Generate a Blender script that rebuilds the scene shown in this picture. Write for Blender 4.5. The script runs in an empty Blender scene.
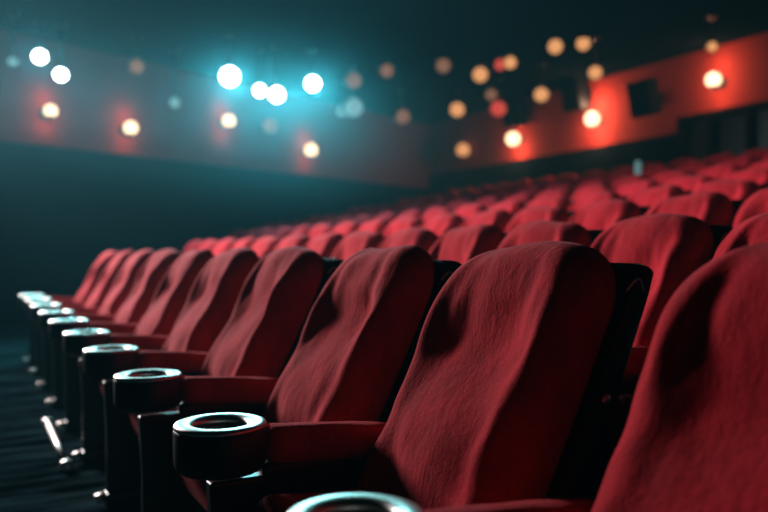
import bpy, bmesh, math, random
from mathutils import Vector, Matrix, noise
random.seed(7)
SC = bpy.context.scene
COL = SC.collection
PI = math.pi
CAMZ = 0.98
F_PX = 746.7
HORIZON = 253.0

# ------------------------------------------------------------------ frame of the rows
D = Vector((-0.485, 0.875, 0)).normalized()      # along a row, towards the far wall
FR = Vector((-D.y, D.x, 0))                      # the way the seats face
ROTZ = math.atan2(D.y, D.x)
def row_point(b, y):
    """top-front line of the backrests of the row b metres behind the first, at depth y"""
    p0 = Vector((0.411, 1.39, 0)) - FR * b
    k = (y - p0.y) / D.y
    return p0 + D * k
def at(px, py, y):
    """world point at depth y behind a pixel of the 768x512 photo"""
    return Vector(((px - 384.0) / F_PX * y, y, CAMZ + (HORIZON - py) / F_PX * y))

# ------------------------------------------------------------------ materials
def new_mat(name):
    m = bpy.data.materials.new(name); m.use_nodes = True
    nt = m.node_tree
    return m, nt, nt.nodes, nt.links, nt.nodes['Principled BSDF']
def plain(name, col, rough=0.5, metal=0.0, spec=0.5, bump=None):
    m, nt, N, L, b = new_mat(name)
    b.inputs['Base Color'].default_value = (*col, 1)
    b.inputs['Roughness'].default_value = rough
    b.inputs['Metallic'].default_value = metal
    b.inputs['Specular IOR Level'].default_value = spec
    if bump:
        tc = N.new('ShaderNodeTexCoord'); n = N.new('ShaderNodeTexNoise')
        n.inputs['Scale'].default_value = bump[0]; n.inputs['Detail'].default_value = 4
        bp = N.new('ShaderNodeBump'); bp.inputs['Strength'].default_value = bump[1]
        bp.inputs['Distance'].default_value = bump[2]
        L.new(tc.outputs['Object'], n.inputs['Vector']); L.new(n.outputs['Fac'], bp.inputs['Height'])
        L.new(bp.outputs['Normal'], b.inputs['Normal'])
    return m
def glow(name, col, strength):
    m, nt, N, L, b = new_mat(name)
    b.inputs['Base Color'].default_value = (0.03, 0.03, 0.03, 1)
    b.inputs['Emission Color'].default_value = (*col, 1)
    b.inputs['Emission Strength'].default_value = strength
    return m

def velvet():
    m, nt, N, L, b = new_mat('red_velvet')
    tc = N.new('ShaderNodeTexCoord')
    mp = N.new('ShaderNodeMapping'); mp.inputs['Scale'].default_value = (1.0, 1.0, 0.45)
    L.new(tc.outputs['Object'], mp.inputs['Vector'])
    big = N.new('ShaderNodeTexNoise'); big.inputs['Scale'].default_value = 9; big.inputs['Detail'].default_value = 5
    big.inputs['Roughness'].default_value = 0.65
    L.new(mp.outputs['Vector'], big.inputs['Vector'])
    fine = N.new('ShaderNodeTexNoise'); fine.inputs['Scale'].default_value = 260; fine.inputs['Detail'].default_value = 3
    L.new(mp.outputs['Vector'], fine.inputs['Vector'])
    ramp = N.new('ShaderNodeValToRGB')
    ramp.color_ramp.elements[0].position = 0.33; ramp.color_ramp.elements[0].color = (0.30, 0.008, 0.015, 1)
    ramp.color_ramp.elements[1].position = 0.68; ramp.color_ramp.elements[1].color = (0.56, 0.016, 0.030, 1)
    L.new(big.outputs['Fac'], ramp.inputs['Fac'])
    ramp2 = N.new('ShaderNodeValToRGB')
    ramp2.color_ramp.elements[0].position = 0.3; ramp2.color_ramp.elements[0].color = (0.62, 0.62, 0.62, 1)
    ramp2.color_ramp.elements[1].position = 0.7; ramp2.color_ramp.elements[1].color = (1.0, 1.0, 1.0, 1)
    L.new(fine.outputs['Fac'], ramp2.inputs['Fac'])
    mx = N.new('ShaderNodeMix'); mx.data_type = 'RGBA'; mx.blend_type = 'MULTIPLY'; mx.inputs['Factor'].default_value = 0.8
    L.new(ramp.outputs['Color'], mx.inputs['A']); L.new(ramp2.outputs['Color'], mx.inputs['B'])
    L.new(mx.outputs['Result'], b.inputs['Base Color'])
    b.inputs['Roughness'].default_value = 0.95
    b.inputs['Specular IOR Level'].default_value = 0.08
    b.inputs['Sheen Weight'].default_value = 0.10
    b.inputs['Sheen Roughness'].default_value = 0.45
    b.inputs['Sheen Tint'].default_value = (1.0, 0.25, 0.28, 1)
    mp3 = N.new('ShaderNodeMapping'); mp3.inputs['Scale'].default_value = (1.0, 1.0, 0.12)
    L.new(tc.outputs['Object'], mp3.inputs['Vector'])
    rib = N.new('ShaderNodeTexNoise'); rib.inputs['Scale'].default_value = 70; rib.inputs['Detail'].default_value = 3
    L.new(mp3.outputs['Vector'], rib.inputs['Vector'])
    sm = N.new('ShaderNodeMath'); sm.operation = 'MULTIPLY_ADD'; sm.inputs[1].default_value = 0.30
    L.new(rib.outputs['Fac'], sm.inputs[0]); L.new(big.outputs['Fac'], sm.inputs[2])
    add = N.new('ShaderNodeMath'); add.operation = 'MULTIPLY_ADD'; add.inputs[1].default_value = 0.25
    L.new(fine.outputs['Fac'], add.inputs[0]); L.new(sm.outputs['Value'], add.inputs[2])
    bp = N.new('ShaderNodeBump'); bp.inputs['Strength'].default_value = 0.55; bp.inputs['Distance'].default_value = 0.01
    L.new(add.outputs['Value'], bp.inputs['Height']); L.new(bp.outputs['Normal'], b.inputs['Normal'])
    return m
def carpet():
    m, nt, N, L, b = new_mat('dark_carpet')
    tc = N.new('ShaderNodeTexCoord')
    mp = N.new('ShaderNodeMapping'); mp.vector_type = 'TEXTURE'; mp.inputs['Rotation'].default_value = (0, 0, ROTZ)
    mp.inputs['Scale'].default_value = (0.30, 2.4, 1)
    L.new(tc.outputs['Object'], mp.inputs['Vector'])
    n = N.new('ShaderNodeTexNoise'); n.inputs['Scale'].default_value = 4.0; n.inputs['Detail'].default_value = 6
    n.inputs['Roughness'].default_value = 0.7
    L.new(mp.outputs['Vector'], n.inputs['Vector'])
    r = N.new('ShaderNodeValToRGB')
    r.color_ramp.elements[0].position = 0.42; r.color_ramp.elements[0].color = (0.003, 0.007, 0.009, 1)
    r.color_ramp.elements[1].position = 0.62; r.color_ramp.elements[1].color = (0.050, 0.110, 0.130, 1)  # teal sheen streaks painted into the carpet colour
    L.new(n.outputs['Fac'], r.inputs['Fac']); L.new(r.outputs['Color'], b.inputs['Base Color'])
    df = N.new('ShaderNodeBsdfDiffuse'); df.inputs['Roughness'].default_value = 0.6
    L.new(r.outputs['Color'], df.inputs['Color'])
    L.new(df.outputs['BSDF'], N['Material Output'].inputs['Surface'])
    bp = N.new('ShaderNodeBump'); bp.inputs['Strength'].default_value = 0.7; bp.inputs['Distance'].default_value = 0.02
    L.new(n.outputs['Fac'], bp.inputs['Height']); L.new(bp.outputs['Normal'], df.inputs['Normal'])
    return m
M_VELVET = velvet()
M_CARPET = carpet()
M_BLACK = plain('black_plastic', (0.010, 0.012, 0.014), 0.42, 0, 0.5, (60, 0.08, 0.002))
M_BLACKM = plain('black_metal', (0.012, 0.014, 0.016), 0.35, 0.2, 0.5)
M_CHROME = plain('brushed_chrome', (0.86, 0.82, 0.78), 0.38, 1.0)
M_WELL = plain('cup_well_rubber', (0.012, 0.012, 0.013), 0.4)
M_REDWALL = plain('red_wall_fabric', (0.27, 0.032, 0.026), 0.9, 0, 0.2, (30, 0.2, 0.01))
M_DARKWALL = plain('charcoal_wall_panel', (0.007, 0.013, 0.017), 1.0, 0, 0.0, (12, 0.2, 0.01))
M_CEIL = plain('charcoal_ceiling', (0.004, 0.007, 0.009), 1.0, 0, 0.0)
M_MATTE = plain('matte_black', (0.006, 0.010, 0.012), 0.9, 0, 0.1)
M_GLASS = plain('dark_booth_glass', (0.008, 0.024, 0.030), 0.3, 0, 0.3)
M_CONE = plain('speaker_grille', (0.008, 0.016, 0.019), 0.9, 0, 0.1, (300, 0.5, 0.003))
M_WARM = glow('warm_globe_light', (1.0, 0.76, 0.44), 2.4)
M_WHITE = glow('white_spot_light', (0.85, 1.0, 0.97), 16.0)
M_COOL = glow('cool_dim_light', (0.40, 0.72, 0.75), 0.45)
M_AMBER = glow('amber_downlight', (0.95, 0.42, 0.16), 0.85)
M_AMBERLO = glow('amber_downlight_dim', (1.0, 0.46, 0.26), 0.22)
M_POST = glow('pale_post_light', (0.36, 0.78, 0.80), 0.22)
M_RED = glow('red_lens_light', (1.0, 0.10, 0.07), 0.6)

# ------------------------------------------------------------------ mesh helpers
def mesh_obj(name, bm, mat, parent=None, smooth=True, subsurf=0, bevel=0):
    bmesh.ops.recalc_face_normals(bm, faces=bm.faces)
    me = bpy.data.meshes.new(name); bm.to_mesh(me); bm.free()
    if smooth:
        for p in me.polygons: p.use_smooth = True
    me.materials.append(mat)
    o = bpy.data.objects.new(name, me); COL.objects.link(o)
    if parent: o.parent = parent
    if bevel:
        md = o.modifiers.new('bevel', 'BEVEL'); md.width = bevel; md.segments = 3; md.limit_method = 'ANGLE'
    if subsurf:
        md = o.modifiers.new('sub', 'SUBSURF'); md.levels = subsurf; md.render_levels = subsurf
    return o
def loft(bm, rings, closed_caps=True):
    vr = [[bm.verts.new(p) for p in r] for r in rings]
    n = len(vr[0])
    for a, b in zip(vr, vr[1:]):
        for i in range(n):
            bm.faces.new((a[i], a[(i+1) % n], b[(i+1) % n], b[i]))
    if closed_caps:
        bm.faces.new(vr[0][::-1]); bm.faces.new(vr[-1])
    return vr
def add_box(bm, c, s, rot=None):
    v = []
    for dx in (-.5, .5):
        for dy in (-.5, .5):
            for dz in (-.5, .5):
                p = Vector((dx*s[0], dy*s[1], dz*s[2]))
                if rot: p = rot @ p
                v.append(bm.verts.new(p + Vector(c)))
    for f in ((0,1,3,2),(4,6,7,5),(0,4,5,1),(2,3,7,6),(0,2,6,4),(1,5,7,3)):
        bm.faces.new([v[i] for i in f])
def add_lathe(bm, prof, n=32, c=(0,0,0), sx=1.0, sy=1.0, axis=None, closed=False):
    """prof: list of (radius, height); axis: rotation matrix or None"""
    rings = []
    for r, h in prof:
        ring = []
        for i in range(n):
            a = 2*PI*i/n
            p = Vector((r*math.cos(a)*sx, r*math.sin(a)*sy, h))
            if axis: p = axis @ p
            ring.append(p + Vector(c))
        rings.append(ring)
    if closed: rings.append(rings[0])
    vr = [[bm.verts.new(p) for p in r] for r in (rings[:-1] if closed else rings)]
    if closed: vr.append(vr[0])
    for a, b in zip(vr, vr[1:]):
        for i in range(n):
            bm.faces.new((a[i], a[(i+1) % n], b[(i+1) % n], b[i]))
    if not closed:
        bm.faces.new(vr[0][::-1]); bm.faces.new(vr[-1])
def add_tube(bm, pts, r, n=10):
    pts = [Vector(p) for p in pts]
    rings = []
    for i, p in enumerate(pts):
        t = (pts[min(i+1, len(pts)-1)] - pts[max(i-1, 0)]).normalized()
        u = t.cross(Vector((0, 0, 1)))
        if u.length < 1e-3: u = t.cross(Vector((0, 1, 0)))
        u.normalize(); w = t.cross(u)
        rings.append([p + (u*math.cos(2*PI*k/n) + w*math.sin(2*PI*k/n))*r for k in range(n)])
    loft(bm, rings)
def empty(name, loc, rz=0):
    o = bpy.data.objects.new(name, None); COL.objects.link(o)
    o.location = loc; o.rotation_euler = (0, 0, rz); o.empty_display_size = 0.1
    return o
def tag(o, label, cat, group=None, kind=None):
    o['label'] = label; o['category'] = cat
    if group: o['group'] = group
    if kind: o['kind'] = kind
    return o
def copy_tree(o, parent=None):
    c = o.copy(); COL.objects.link(c)
    if parent: c.parent = parent
    for ch in list(o.children): copy_tree(ch, c)
    return c
def sstep(a, b, x):
    t = max(0.0, min(1.0, (x-a)/(b-a))); return t*t*(3-2*t)
def gs(x, m, s): return math.exp(-((x-m)/s)**2)

# ------------------------------------------------------------------ the cinema seat
# local axes: x along the row (+ = far), y the way it faces, z up.  Backrest top-front line at y=0, z=1.0
BW = 0.50          # backrest width
Z0, Z1 = 0.38, 1.0
def spine(z):      # y of the plain front surface
    t = (z-Z0)/(Z1-Z0)
    return 0.30*(1-t)**1.12
def half_width(z, R, W, top):
    d = top - z
    if d >= R: return W/2
    q = max(0.0, 1-d/R)
    return W/2 - R + R*(max(0.0, 1-q**2.1))**(1/2.1)
def levels(z0, z1, n, rt):
    L = [z0 + (z1-rt-z0)*i/n for i in range(n+1)]
    for k in range(1, 9):
        a = PI/2*k/8
        L.append(z1 - rt + rt*math.sin(a))
    return L
def superell(n, p):
    out = []
    for i in range(n):
        a = 2*PI*i/n
        c, s = math.cos(a), math.sin(a)
        out.append((math.copysign(abs(c)**(2/p), c), math.copysign(abs(s)**(2/p), s)))
    return out
def backrest_bm(seed, worn=1.0):
    bm = bmesh.new(); rings = []
    se = superell(96, 3.4); T = 0.15; rt = 0.055
    for z in levels(Z0, Z1, 46, rt):
        t = (z-Z0)/(Z1-Z0)
        hw = half_width(z, 0.13, BW, Z1)
        d = Z1-z
        th = T*(1.0 if d >= rt else math.sqrt(max(0.0, 1-((rt-d)/rt)**2)))
        th *= 0.80+0.20*sstep(1.0, 0.75, t)
        yc = spine(z) - T/2
        ring = []
        for cx, cy in se:
            x = cx*max(hw, 0.02); y = yc + cy*th/2
            if cy > -0.2:
                w = sstep(-0.2, 0.7, cy)
                a = cx
                roll = math.exp(-((abs(a)-0.76)/0.17)**2)*(0.45+0.55*sstep(1.0, 0.72, t))
                dy = (0.038 if a < 0 else 0.026)*roll*(1+0.25*noise.noise(Vector((seed, t*3.5, a))))
                inner = sstep(0.85, 0.35, abs(a))
                dy += inner*(0.030*gs(t, 0.36, 0.16) - 0.020*gs(t, 0.66, 0.13) + 0.012*gs(t, 0.93, 0.12) - 0.02*gs(t, 0.05, 0.12))
                # cloth folds pulled down from the crown
                n0 = noise.noise(Vector((a*1.6, t*1.2, seed*3.7)))
                dy += 0.0075*worn*math.sin(a*15+n0*6+seed)*gs(t, 0.80, 0.15)*(0.5+0.5*noise.noise(Vector((a*2, seed, t))))
                dy += 0.0125*worn*noise.noise(Vector((a*2.3+seed, t*5.0, seed)))
                dy += 0.0050*worn*noise.noise(Vector((a*6+seed, t*9.0, seed+8)))
                y += dy*w*(0.25+0.75*th/T)
            zz = z + 0.007*math.sin(a_top(cx, seed))*sstep(0.8, 1.0, t) - 0.013*(cx*max(hw, .02)/(BW/2))**2*sstep(0.6, 1.0, t)
            ring.append((x, y, zz))
        rings.append(ring)
    loft(bm, rings)
    return bm
def a_top(cx, seed): return cx*2.2+seed
def shell_bm():
    bm = bmesh.new(); rings = []
    se = superell(40, 7.0); top = 0.960; T = 0.070; rt = 0.022
    for z in levels(0.30, top, 16, rt):
        hw = half_width(z, 0.035, BW+0.006, top)
        d = top-z
        th = T*(1.0 if d >= rt else 0.35+0.65*math.sqrt(max(0.0, 1-((rt-d)/rt)**2)))
        zz = max(z, Z0)
        t = (zz-Z0)/(Z1-Z0)
        yb = spine(zz) + (0.10*(Z0-z) if z < Z0 else 0)
        yc = yb - 0.130 - th/2 - 0.006*math.sin(PI*t)
        rings.append([(cx*hw, yc+cy*th/2, z) for cx, cy in se])
    loft(bm, rings)
    return bm
def cushion_bm(seed):
    bm = bmesh.new(); rings = []
    se = superell(56, 5.0); W = 0.47
    y0, y1 = 0.20, 0.525
    N = 22
    for i in range(N+1):
        u = i/N
        y = y0 + (y1-y0)*u
        e = 1.0
        if u > 0.86: e = math.sqrt(max(0.0, 1-((u-0.86)/0.14)**2))
        if u < 0.06: e = 0.55+0.45*u/0.06
        h = 0.15*(0.15+0.85*e)
        zc = 0.357+0.028*u
        ring = []
        for cx, cy in se:
            x = cx*W/2*(0.94+0.06*e)
            z = zc + cy*h/2
            if cy > 0:
                z += (0.016*(1-cx*cx) + 0.014*math.exp(-((abs(cx)-0.8)/0.16)**2) + 0.005*noise.noise(Vector((cx*2+seed, u*4, seed))))*sstep(0, .7, cy)*e
            ring.append((x, y, z))
        rings.append(ring)
    loft(bm, rings)
    return bm
def pad_bm(pw):
    bm = bmesh.new(); rings = []
    se = superell(32, 3.6); y0, y1 = 0.055, 0.462
    N = 18
    for i in range(N+1):
        u = i/N; y = y0+(y1-y0)*u
        e = 1.0
        if u < 0.12: e = math.sqrt(max(0, 1-((0.12-u)/0.12)**2))
        if u > 0.95: e = math.sqrt(max(0, 1-((u-0.95)/0.06)**2))
        e = 0.12+0.88*e
        zc = 0.551 - 0.042*(1-u) + 0.004*math.sin(u*PI)
        rings.append([(cx*pw*(0.5+0.5*e), y, zc + cy*0.043*e + (0.003*noise.noise(Vector((cx, u*6, 2))) if cy > 0 else 0)) for cx, cy in se])
    loft(bm, rings)
    return bm
CUPY, CUPZ = 0.556, 0.606
def arm_assembly(root, xa, full=True):
    bm = bmesh.new(); add_box(bm, (xa, 0.265, 0.49), (0.05, 0.40, 0.045))
    base = mesh_obj('armrest', bm, M_BLACK, root, bevel=0.012)
    bm = pad_bm(0.037 if abs(xa) > 0.3 else 0.027); bmesh.ops.translate(bm, verts=bm.verts, vec=(xa, 0, 0))
    pad = mesh_obj('arm_pad', bm, M_VELVET, base)
    pad['label'] = 'red velvet arm pad'
    bm = bmesh.new()
    add_lathe(bm, [(0.085, -0.098), (0.094, -0.092), (0.099, -0.08), (0.100, -0.06), (0.101, -0.012), (0.098, -0.003), (0.062, -0.003), (0.060, -0.012), (0.056, -0.085), (0.02, -0.086)], 40, (xa, CUPY, CUPZ))
    cup = mesh_obj('cup_holder', bm, M_BLACK, root)
    bm = bmesh.new()
    prof = [(0.0985, -0.006), (0.1005, -0.001), (0.098, 0.004), (0.090, 0.0065), (0.074, 0.0065), (0.063, 0.003), (0.0585, -0.004), (0.0585, -0.016), (0.0605, -0.016), (0.0625, -0.006)]
    add_lathe(bm, prof, 48, (xa, CUPY, CUPZ), closed=True)
    ring = mesh_obj('cup_ring', bm, M_CHROME, cup); ring['label'] = 'bright metal cup ring'
    bm = bmesh.new(); add_lathe(bm, [(0.054, 0), (0.054, 0.004), (0.046, 0.005), (0.03, 0.003)], 32, (xa, CUPY, CUPZ-0.086))
    liner = mesh_obj('cup_liner', bm, M_WELL, cup)
    bm = bmesh.new(); add_tube(bm, [(xa-0.03, 0.460, 0.596), (xa+0.03, 0.460, 0.596)], 0.0085, 12)
    clip = mesh_obj('hinge_pin', bm, M_CHROME, base); clip['label'] = 'small bright metal hinge pin'
    # side panel that carries the arm
    bm = bmesh.new()
    prof = [(0.10, 0.055), (0.575, 0.055), (0.575, 0.30), (0.585, 0.485), (0.10, 0.485), (0.12, 0.30)]
    a = [bm.verts.new((xa-0.022, y, z)) for y, z in prof]; b = [bm.verts.new((xa+0.022, y, z)) for y, z in prof]
    bm.faces.new(a[::-1]); bm.faces.new(b)
    for i in range(len(prof)):
        j = (i+1) % len(prof); bm.faces.new((a[i], a[j], b[j], b[i]))
    side = mesh_obj('side_panel', bm, M_BLACKM, root, smooth=False, bevel=0.008)
    bm = bmesh.new(); add_box(bm, (xa, 0.34, 0.028), (0.085, 0.48, 0.055))
    mesh_obj('foot', bm, M_BLACKM, root, bevel=0.01)
    bm = bmesh.new(); add_tube(bm, [(xa, 0.595, 0.022), (xa, 0.60, 0.05)], 0.020, 14)
    cap = mesh_obj('foot_cap', bm, M_CHROME, root); cap['label'] = 'bright metal foot cap'

def make_seat(seed, pitch, far_arm=False):
    root = empty('cinema_seat', (0, 0, 0))
    br = mesh_obj('backrest', backrest_bm(seed), M_VELVET, root); br['label'] = 'red velvet backrest'
    sh = mesh_obj('back_shell', shell_bm(), M_BLACK, root)
    # rim wire and bolt on the flank of the shell
    x = -(BW/2+0.006)
    bm = bmesh.new()
    add_tube(bm, [(x+0.012*(1-math.sin(PI*i/10)), spine(0.91)-0.133-0.046*i/10, 0.905+0.03*math.sin(PI*i/10)-0.03*(i/10)**2) for i in range(11)], 0.0022, 8)
    w = mesh_obj('rim_wire', bm, M_CHROME, sh); w['label'] = 'thin bright metal rim wire'
    bm = bmesh.new()
    add_lathe(bm, [(0.011, 0), (0.011, 0.004), (0.006, 0.008)], 14, (-(BW/2+0.002), spine(0.70)-0.165, 0.70), axis=Matrix.Rotation(-PI/2, 3, 'Y'))
    bo = mesh_obj('bolt', bm, M_CHROME, sh); bo['label'] = 'small bright bolt'
    cu = mesh_obj('seat_cushion', cushion_bm(seed), M_VELVET, root); cu['label'] = 'red velvet seat cushion'
    bm = bmesh.new(); add_box(bm, (0, 0.34, 0.265), (0.44, 0.28, 0.05))
    mesh_obj('seat_pan', bm, M_BLACK, root, bevel=0.02)
    arm_assembly(root, -pitch/2)
    if far_arm: arm_assembly(root, pitch/2)
    return root

PITCH_A, PITCH = 0.72, 0.56
PROTO_A = [make_seat(s, PITCH_A) for s in (1.3, 2.6, 4.1)]
PROTO_A_END = make_seat(5.2, PITCH_A, True)
PROTO = [make_seat(s, PITCH) for s in (1.9, 3.3, 6.4)]
PROTO_END = make_seat(7.7, PITCH, True)
used = set()
def place(proto, p, z, label, group):
    if proto in used: r = copy_tree(proto)
    else: r = proto; used.add(proto)
    r.location = (p.x, p.y, z); r.rotation_euler = (0, 0, ROTZ + random.uniform(-.006, .006))
    tag(r, label, 'cinema seat', group)
    return r
ORD = ['first', 'second', 'third', 'fourth', 'fifth', 'sixth', 'seventh', 'eighth', 'ninth', 'tenth', 'eleventh',
       'twelfth', 'thirteenth', 'fourteenth', 'fifteenth', 'sixteenth', 'seventeenth', 'eighteenth']
BACK = [0.0] + [1.05*k for k in range(1, 8)]
TIER = [0.0, 0.115, 0.28, 0.45, 0.63, 0.83, 1.04, 1.25]
Y_NEAR = [0, 1.94, 3.05, 4.05, 5.05, 6.0, 7.0, 7.9]
Y_FAR = [0, 8.3, 10.2, 12.0, 13.0, 14.0, 14.6, 15.2]
ROWNAME = ['front', 'second', 'third', 'fourth', 'fifth', 'sixth', 'seventh', 'back']
# first row: near edge of each backrest at depth 0.63*n
ns = [1.32, 2.25, 3.17, 4.20, 5.18, 6.14, 7.12, 8.1, 9.1, 10.1]
for i, n in enumerate(ns):
    p = row_point(0, 0.63*n) + D*(BW/2)
    proto = PROTO_A_END if i == len(ns)-1 else PROTO_A[i % 3]
    k = len(ns)-1-i
    lab = ('red velvet seat closest to the camera, cut off by the picture edge, front row' if i == 0 else
           'red velvet seat at the far aisle end of the front row' if k == 0 else
           'red velvet cinema seat in the front row, %s from its far aisle end' % ORD[k])
    place(proto, p, 0.0, lab, 'seats of the front row')
for r in range(1, 8):
    dy = PITCH*D.y
    cnt = int((Y_FAR[r]-Y_NEAR[r])/dy)+1
    for i in range(cnt):
        p = row_point(BACK[r], Y_NEAR[r] + dy*i) + D*(BW/2)
        k = cnt-1-i
        lab = 'red velvet cinema seat in the %s row, %s' % (ROWNAME[r], 'last one at the far wall end' if k == 0 else '%s from its far wall end' % ORD[k])
        place(PROTO_END if k == 0 else PROTO[(i*2+r) % 3], p, TIER[r], lab, 'seats of the %s row' % ROWNAME[r])

# ------------------------------------------------------------------ the room
C1 = Vector((1.08, 17.5, 0))                       # corner of end wall and back wall
ENDDIR = Vector((-0.82, -1.0, 0)).normalized()
C0 = C1 + ENDDIR*18.9                              # end wall runs towards the screen
BD = -D                                            # back wall runs along the rows, towards the camera side
C2 = C1 + BD*26
C3 = C0 + BD*9.5
CEIL_Z = 3.96
def wall(name, a, b, z0, z1, mat, inward, thick=0.15):
    n = inward.normalized(); bm = bmesh.new()
    q = [a, b, b-n*thick, a-n*thick]
    lo = [bm.verts.new((p.x, p.y, z0)) for p in q]; hi = [bm.verts.new((p.x, p.y, z1)) for p in q]
    bm.faces.new(lo); bm.faces.new(hi)
    for i in range(4):
        j = (i+1) % 4; bm.faces.new((lo[i], lo[j], hi[j], hi[i]))
    o = mesh_obj(name, bm, mat, smooth=False); o['kind'] = 'structure'
    return o
N_END = Vector((-ENDDIR.y, ENDDIR.x, 0))
if N_END.dot(Vector((2, 5, 0))-C1) < 0: N_END = -N_END
N_BACK = FR.copy()
wall('wall_left', C0, C1, -0.1, CEIL_Z, M_REDWALL, N_END)
wall('wall_back', C1, C2, -0.1, CEIL_Z, M_REDWALL, N_BACK)
wall('wall_front', C0, C3, -0.1, CEIL_Z, M_DARKWALL, -FR)
c32 = (C2-C3).normalized(); nn = Vector((-c32.y, c32.x, 0))
wall('wall_right', C3, C2, -0.1, CEIL_Z, M_DARKWALL, nn if nn.dot(C1-C3) > 0 else -nn)
# dark lower panelling, a few cm proud of the walls
def panel(name, a, b, z0, z1, n, t, mat): return wall(name, a+n*t, b+n*t, z0, z1, mat, n, t-0.002)
panel('trim_1', C0, C1-N_BACK*-0.0, 0.0, 2.47, N_END, 0.05, M_DARKWALL)
panel('trim_2', C1, C2, 0.0, 2.80, N_BACK, 0.05, M_DARKWALL)
# stepped floor
def poly_prism(name, pts, z0, z1, mat):
    bm = bmesh.new()
    lo = [bm.verts.new((p.x, p.y, z0)) for p in pts]; hi = [bm.verts.new((p.x, p.y, z1)) for p in pts]
    bm.faces.new(lo); bm.faces.new(hi); n = len(pts)
    for i in range(n):
        j = (i+1) % n; bm.faces.new((lo[i], lo[j], hi[j], hi[i]))
    o = mesh_obj(name, bm, mat, smooth=False); o['kind'] = 'structure'
    return o
def hit(p, d, q, e):
    det = d.x*(-e.y) + e.x*d.y
    r = q-p
    k = (r.x*(-e.y) + e.x*r.y)/det
    return p + d*k
P00 = Vector((0.411, 1.39, 0))
def band(b0, b1):
    A = P00 - FR*b0; B = P00 - FR*b1
    return [hit(A, D, C1, ENDDIR), hit(B, D, C1, ENDDIR), hit(B, D, C3, c32), hit(A, D, C3, c32)]
f = poly_prism('floor', [C0, band(-0.85, 1)[0], band(-0.85, 1)[3], C3], -0.1, 0.0, M_CARPET)
edges = [-0.85] + [BACK[r]-0.80 for r in range(1, 8)] + [11.05]
bb = (C1-P00).dot(-FR)
edges[-1] = bb
for r in range(8):
    if r == 0: poly_prism('floor_tier', band(edges[0], edges[1]), -0.1, 0.0, M_CARPET)
    else:
        pts = band(edges[r], edges[r+1])
        poly_prism('floor_tier', pts, -0.1, TIER[r], M_CARPET)
poly_prism('ceiling', [C0, C1, C2, C3], CEIL_Z, CEIL_Z+0.12, M_CEIL)

# metal strip on the floor along the feet of the front row
bm = bmesh.new()
q0 = row_point(0, 0) + FR*0.655
def along(y): return q0 + D*((y-q0.y)/D.y)
pts = [along(3.36), along(4.2)]
add_tube(bm, [(p.x, p.y, 0.024) for p in pts], 0.018, 12)
for p in pts: add_lathe(bm, [(0.026, -0.024), (0.030, -0.015), (0.030, 0.012), (0.018, 0.024)], 16, (p.x, p.y, 0.024))
st = mesh_obj('floor_rail', bm, M_CHROME); tag(st, 'short bright metal rail on the floor along the front row feet', 'rail')

# ------------------------------------------------------------------ lamps
UPLIGHT = 17.0
def lamp(p, kind, power, col, radius, name, size=None, blend=None, target=None):
    ld = bpy.data.lights.new(name, kind); ld.energy = power; ld.color = col
    ld.shadow_soft_size = radius
    o = bpy.data.objects.new(name, ld); COL.objects.link(o); o.location = p
    if kind == 'SPOT':
        ld.spot_size = size; ld.spot_blend = blend
    if target is not None:
        o.rotation_euler = (Vector(target)-Vector(p)).to_track_quat('-Z', 'Y').to_euler()
    return o
def on_wall(px, py, q, d, n, off):
    """point in front of a wall seen at the pixel"""
    x = (px-384.0)/F_PX
    q2 = q + n*off
    # (q2 + d*k).x = x*(q2+d*k).y
    k = (x*q2.y - q2.x)/(d.x - x*d.y)
    p = q2 + d*k
    return Vector((p.x, p.y, CAMZ + (HORIZON-py)/F_PX*p.y))
def yaw(n): return math.atan2(n.y, n.x) - PI/2      # turns local +y to n
def sconce(px, py, q, d, n, label, r=0.115, mat=None, group=None, power=0.115):
    p = on_wall(px, py, q, d, n, 0.20)
    root = empty('wall_sconce', (p.x, p.y, p.z), yaw(n))
    bm = bmesh.new(); add_lathe(bm, [(0.075, 0), (0.075, 0.02), (0.05, 0.03)], 24, (0, -0.20, -0.02), axis=Matrix.Rotation(-PI/2, 3, 'X'))
    mesh_obj('wall_plate', bm, M_BLACKM, root)
    bm = bmesh.new(); add_tube(bm, [(0, -0.18, -0.02), (0, -0.13, -0.10), (0, -0.05, -0.14), (0, 0, -r-0.012)], 0.012, 10)
    mesh_obj('bracket', bm, M_BLACKM, root)
    bm = bmesh.new(); add_lathe(bm, [(0.03, -r-0.012), (0.05, -r-0.006), (0.052, -r+0.014)], 20)
    mesh_obj('socket_cup', bm, M_BLACKM, root)
    bm = bmesh.new(); bmesh.ops.create_uvsphere(bm, u_segments=28, v_segments=18, radius=r)
    g = mesh_obj('globe', bm, mat or M_WARM, root); g['label'] = 'glowing round glass globe'
    tag(root, label, 'wall lamp', group)
    if mat is None:
        for sg, pw in ((1, UPLIGHT), (-1, UPLIGHT*0.8)):
            lamp(p + n*(0.06 if group == BG else -0.03) + Vector((0, 0, sg*(r+0.11))), 'POINT', pw*power, (1.0, 0.40, 0.22), 0.05, 'sconce_bulb')
    return root
LG, BG = 'sconces on the left wall', 'sconces on the back wall'
sconce(51, 111, C1, ENDDIR, N_END, 'glowing globe lamp on the left wall, first of the low line of wall lamps', 0.085, None, LG)
sconce(131, 128, C1, ENDDIR, N_END, 'glowing globe wall lamp with red halo, second along the left wall', 0.10, None, LG)
sconce(229, 121, C1, ENDDIR, N_END, 'glowing globe wall lamp straight below the brightest white spotlight', 0.105, None, LG)
sconce(311, 150, C1, ENDDIR, N_END, 'glowing globe wall lamp with red halo, lowest on the left wall', 0.12, None, LG)
sconce(270, 126, C1, ENDDIR, N_END, 'dim amber wall lamp between two bright globes on the left wall', 0.13, M_AMBERLO, LG)
sconce(463, 150, C1, BD, N_BACK, 'small amber globe wall lamp nearest the room corner', 0.14, M_AMBER, BG)
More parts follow.
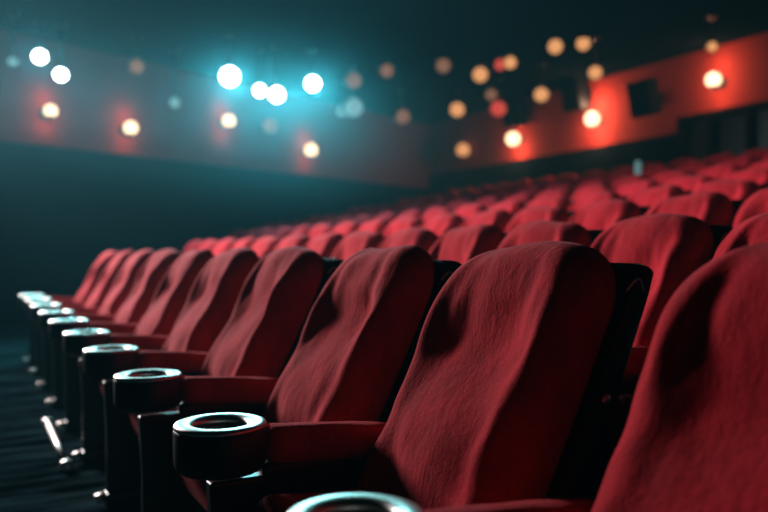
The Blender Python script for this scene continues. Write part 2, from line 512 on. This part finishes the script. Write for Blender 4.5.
sconce(513, 139, C1, BD, N_BACK, 'glowing globe lamp on the red back wall, second from the room corner', 0.135, None, BG, 1.4)
sconce(592, 119, C1, BD, N_BACK, 'glowing globe lamp on the red back wall between two black speakers', 0.125, None, BG, 1.9)
sconce(713, 80, C1, BD, N_BACK, 'glowing globe lamp on the red back wall above the dark booth window', 0.105, None, BG, 0.7)

def spotlight(p, label, r, mat, cat='spotlight', aim=Vector((0.1, -0.6, -0.75)), group='spotlights under the ceiling'):
    root = empty('ceiling_spotlight', p)
    aim = aim.normalized()
    rot = aim.to_track_quat('Z', 'Y').to_matrix()
    bm = bmesh.new()
    R = r*1.12
    add_lathe(bm, [(R*0.5, -R*2.1), (R*0.8, -R*1.9), (R, -R*1.2), (R, -0.012), (R*0.96, 0.0), (R*0.93, -0.01), (R*0.9, -R*0.5)], 28, axis=rot)
    mesh_obj('lamp_housing', bm, M_BLACKM, root)
    bm = bmesh.new()
    add_lathe(bm, [(r*0.98, -0.02), (r*0.95, 0.005), (r*0.75, r*0.28), (r*0.4, r*0.42), (r*0.05, r*0.46)], 28, axis=rot)
    l = mesh_obj('lens', bm, mat, root); l['label'] = 'glowing lens'
    bm = bmesh.new()
    top = CEIL_Z - p.z
    back = -aim*R*1.2
    add_tube(bm, [(back.x, back.y, back.z+R*0.8), (back.x, back.y, top)], 0.016, 10)
    add_lathe(bm, [(0.06, top-0.03), (0.06, top)], 20, (back.x, back.y, 0))
    mesh_obj('drop_rod', bm, M_BLACKM, root)
    tag(root, label, cat, group)
    return root
TOWARD = Vector((0.30, -1.0, -0.35))
WG = 'white spotlights under the ceiling'
for px, py, y, r, lab in ((40, 57, 9.5, 0.085, 'bright white spotlight nearest the top corner of the picture'),
                          (61, 75, 9.6, 0.080, 'bright white spotlight just below the corner spotlight'),
                          (230, 77, 10.0, 0.125, 'biggest and brightest white spotlight with a wide teal glow'),
                          (260, 91, 10.8, 0.085, 'smaller white spotlight of the touching pair'),
                          (277, 95, 10.6, 0.105, 'larger white spotlight of the touching pair'),
                          (313, 84, 10.8, 0.105, 'white spotlight alone, next to the touching pair')):
    p = at(px, py, y); spotlight(p, lab, r, M_WHITE, aim=TOWARD, group=WG)
for px, py, y, r, mat, lab in (
    (354, 108, 12.5, 0.16, M_COOL, 'dim pale blue spotlight under the ceiling'),
    (343, 111, 12.8, 0.11, M_COOL, 'smaller pale blue spotlight overlapping the dim blue one'),
    (354, 81, 11.8, 0.12, M_AMBERLO, 'dim amber ceiling spotlight above the pale blue one'),
    (387, 71, 11.8, 0.105, M_AMBERLO, 'dim amber ceiling spotlight over the middle of the hall'),
    (403, 117, 13.5, 0.13, M_AMBERLO, 'faint amber spotlight low over the middle of the hall'),
    (443, 66, 11.5, 0.11, M_AMBERLO, 'faint amber spotlight above the amber cluster'),
    (457, 110, 13.5, 0.13, M_AMBER, 'amber spotlight straight above the corner wall lamp'),
    (480, 75, 11.5, 0.115, M_AMBER, 'bright amber spotlight of the hanging cluster'),
    (510, 63, 11.0, 0.09, M_AMBER, 'amber spotlight beside a red lens in the hanging cluster'),
    (500, 65, 11.3, 0.085, M_RED, 'small red spotlight beside an amber one'),
    (491, 95, 12.0, 0.09, M_AMBERLO, 'faint amber spotlight below the hanging cluster'),
    (498, 109, 12.6, 0.13, M_RED, 'red spotlight glowing above the second back wall lamp'),
    (541, 95, 11.6, 0.11, M_AMBER, 'orange spotlight close to the red wall, left of a speaker'),
    (555, 47, 10.4, 0.10, M_AMBER, 'amber ceiling spotlight, first of the high pair'),
    (583, 44, 10.4, 0.095, M_AMBER, 'amber ceiling spotlight, second of the high pair'),
    (595, 73, 10.2, 0.09, M_AMBER, 'amber ceiling spotlight above the tall wall speaker'),
    (712, 47, 9.3, 0.06, M_AMBER, 'tiny amber spotlight above the booth wall lamp'),
    (137, 67, 10.2, 0.095, M_AMBERLO, 'faint amber spotlight in the teal haze on its own'),
    (175, 103, 10.8, 0.075, M_COOL, 'faint pale spotlight low in the teal haze'),
    (13, 62, 9.2, 0.055, M_COOL, 'small pale spotlight at the picture corner')):
    spotlight(at(px, py, y), lab, r, mat, aim=TOWARD if px < 420 else Vector((-0.3, -1, -0.45)))

# wall speakers
def speaker(px, py, w, h, label):
    p = on_wall(px, py, C1, BD, N_BACK, 0.32)
    root = empty('wall_speaker', p, yaw(N_BACK))
    tilt = Matrix.Rotation(-0.22, 3, 'X')
    bm = bmesh.new()
    pr = [(-w/2, -0.02), (-w/2*0.72, -0.30), (w/2*0.72, -0.30), (w/2, -0.02)]
    lo = [bm.verts.new(tilt @ Vector((x, y+0.15, -h/2))) for x, y in pr]; hi = [bm.verts.new(tilt @ Vector((x, y+0.15, h/2))) for x, y in pr]
    bm.faces.new(lo); bm.faces.new(hi)
    for i in range(4):
        j = (i+1) % 4; bm.faces.new((lo[i], lo[j], hi[j], hi[i]))
    mesh_obj('cabinet', bm, M_MATTE, root, smooth=False, bevel=0.012)
    bm = bmesh.new(); add_box(bm, tilt @ Vector((0, 0.142, 0)), (w*0.92, 0.02, h*0.94), tilt)
    mesh_obj('grille', bm, M_CONE, root, smooth=False, bevel=0.006)
    bm = bmesh.new(); add_box(bm, (0, -0.30, 0), (0.16, 0.02, 0.22)); add_tube(bm, [(0, -0.30, 0), (0, -0.10, 0)], 0.022)
    mesh_obj('bracket', bm, M_BLACKM, root, smooth=False)
    tag(root, label, 'speaker', 'speakers on the back wall')
speaker(575, 93, 0.42, 0.60, 'black speaker cabinet high on the red back wall, right above a globe lamp')
speaker(645, 98, 0.44, 0.56, 'black speaker cabinet on the red back wall nearest the booth window')
speaker(514, 111, 0.46, 0.60, 'black speaker cabinet on the red back wall nearest the room corner')

# projection booth window: a dark framed box of panes on the back wall
pa = on_wall(686, 120, C1, BD, N_BACK, 0.0); pb = on_wall(800, 105, C1, BD, N_BACK, 0.0)
Lw = (pb-pa).to_2d().length
mid = (pa+pb)/2
zt, zb = CAMZ+2.02, CAMZ+1.02
bz = empty('window_1', (mid.x, mid.y, (zt+zb)/2), yaw(N_BACK)); bz['kind'] = 'structure'
H = zt-zb
bm = bmesh.new()
for (cx, cz, sx, sz) in ((0, H/2-.05, Lw, .1), (0, -H/2+.05, Lw, .1), (-Lw/2+.06, 0, .12, H), (Lw/2-.06, 0, .12, H), (-Lw*.16, 0, .08, H), (Lw*.18, 0, .08, H)):
    add_box(bm, (cx, 0.11, cz), (sx, 0.20, sz))
fo = mesh_obj('window_frame', bm, M_MATTE, bz, smooth=False); fo['kind'] = 'structure'
for x0, x1 in ((-Lw/2+.1, -Lw*.16-.03), (-Lw*.16+.03, Lw*.18-.03), (Lw*.18+.03, Lw/2-.1)):
    bm = bmesh.new(); add_box(bm, ((x0+x1)/2, 0.10, 0), (x1-x0, 0.016, H-.16))
    go = mesh_obj('glass', bm, M_GLASS, bz, smooth=False); go['kind'] = 'structure'

# slim post with a pale glass cap standing between two rows
px_, py_ = 2.856, 8.40
po = empty('aisle_post', (px_, py_, TIER[6]))
bm = bmesh.new(); add_lathe(bm, [(0.05, 0), (0.05, 0.012), (0.016, 0.03), (0.016, 0.76), (0.03, 0.775), (0.03, 0.785)], 20)
mesh_obj('pole', bm, M_BLACKM, po)
bm = bmesh.new(); add_lathe(bm, [(0.024, 0.785), (0.034, 0.81), (0.035, 0.93), (0.030, 0.965), (0.012, 0.98)], 24)
pc = mesh_obj('glass_cap', bm, M_POST, po); pc['label'] = 'pale glowing glass cap'
tag(po, 'slim post with a pale glass cap rising between the rows below the wall speakers', 'post')

# ------------------------------------------------------------------ haze in the air
SMOKE = 0.066
def make_haze():
    pts = [C0, C1, C2, C3]
    c = sum(pts, Vector())/4
    q = [p + (c-p).normalized()*0.02 for p in pts]
    bm = bmesh.new()
    lo = [bm.verts.new((p.x, p.y, -0.02)) for p in q]; hi = [bm.verts.new((p.x, p.y, CEIL_Z-0.005)) for p in q]
    bm.faces.new(lo); bm.faces.new(hi)
    for i in range(4):
        j = (i+1) % 4; bm.faces.new((lo[i], lo[j], hi[j], hi[i]))
    m = bpy.data.materials.new('stage_haze'); m.use_nodes = True
    N = m.node_tree.nodes; L = m.node_tree.links; N.clear()
    out = N.new('ShaderNodeOutputMaterial'); v = N.new('ShaderNodeVolumeScatter')
    v.inputs['Color'].default_value = (0.22, 0.78, 0.95, 1); v.inputs['Anisotropy'].default_value = 0.4  # teal of the lit haze put into the scatter colour
    tc = N.new('ShaderNodeTexCoord')
    # denser smoke bank added to widen the glow round the white spotlights, thinning outwards
    mp = N.new('ShaderNodeMapping'); mp.vector_type = 'TEXTURE'
    mp.inputs['Location'].default_value = (-0.7, 10.9, 2.6); mp.inputs['Rotation'].default_value = (0, 0, 0.88)
    mp.inputs['Scale'].default_value = (5.0, 2.9, 1.7)
    L.new(tc.outputs['Object'], mp.inputs['Vector'])
    ln = N.new('ShaderNodeVectorMath'); ln.operation = 'LENGTH'; L.new(mp.outputs['Vector'], ln.inputs[0])
    mr = N.new('ShaderNodeMapRange'); mr.interpolation_type = 'SMOOTHSTEP'
    mr.inputs['From Min'].default_value = 1.0; mr.inputs['From Max'].default_value = 0.0
    mr.inputs['To Min'].default_value = 0.0; mr.inputs['To Max'].default_value = SMOKE
    L.new(ln.outputs['Value'], mr.inputs['Value'])
    sx = N.new('ShaderNodeSeparateXYZ'); L.new(tc.outputs['Object'], sx.inputs[0])
    mz = N.new('ShaderNodeMapRange'); mz.interpolation_type = 'SMOOTHSTEP'
    mz.inputs['From Min'].default_value = 0.8; mz.inputs['From Max'].default_value = 3.0
    mz.inputs['To Min'].default_value = 0.0020; mz.inputs['To Max'].default_value = 0.0036
    L.new(sx.outputs['Z'], mz.inputs['Value'])
    ad = N.new('ShaderNodeMath'); L.new(mr.outputs['Result'], ad.inputs[0]); L.new(mz.outputs['Result'], ad.inputs[1])
    L.new(ad.outputs['Value'], v.inputs['Density'])
    L.new(v.outputs['Volume'], out.inputs['Volume'])
    o = mesh_obj('haze', bm, m, smooth=False)
    tag(o, 'teal tinted stage haze in the air of the hall, densest around the white spotlights', 'haze', None, 'stuff')
make_haze()
# ------------------------------------------------------------------ light
TEAL_POWER = 0.22
TEAL = (0.20, 0.68, 0.74)
for px, py, y, pw in ((230, 77, 9.75, 2300), (40, 57, 9.3, 2600), (277, 95, 10.35, 1100), (313, 84, 10.55, 1700)):
    p = at(px, py, y)
    lamp(p, 'SPOT', pw*TEAL_POWER, TEAL, 0.06, 'teal_stage_lamp', math.radians(130), 1.0, p + Vector((0.25, -1.0, -0.45)))
# unseen white floods added by the end wall to light the rows of seats
KEY = (1.0, 0.90, 0.90)
lamp(Vector((-5.8, 8.6, 2.9)), 'SPOT', 5700, KEY, 0.85, 'added_seat_flood', math.radians(66), 1.0, (0.2, 5.1, 1.75))
lamp(Vector((-6.0, 8.3, 3.4)), 'SPOT', 1100, KEY, 0.35, 'added_seat_flood', math.radians(32), 1.0, (2.6, 8.0, 1.85))
W = bpy.data.worlds.new('World'); SC.world = W; W.use_nodes = True
W.node_tree.nodes['Background'].inputs['Color'].default_value = (0.0, 0.0, 0.0, 1)

# ------------------------------------------------------------------ camera
cd = bpy.data.cameras.new('camera'); cam = bpy.data.objects.new('camera', cd); COL.objects.link(cam)
cam.location = (0, 0, CAMZ); cd.lens = 35; cd.sensor_width = 36; cd.clip_start = 0.02
cam.rotation_euler = (PI/2 - math.atan((256-HORIZON)/F_PX), 0, 0)
cd.dof.use_dof = True; cd.dof.focus_distance = 1.72; cd.dof.aperture_fstop = 1.6
SC.camera = cam
SC.view_settings.view_transform = 'Standard'; SC.view_settings.look = 'None'
SC.view_settings.gamma = 1.0; SC.view_settings.exposure = 0.0; SC.view_settings.use_curve_mapping = False
SC.cycles.use_denoising = True
SC.cycles.max_bounces = 6
SC.cycles.volume_bounces = 0
SC.cycles.sample_clamp_indirect = 3.0
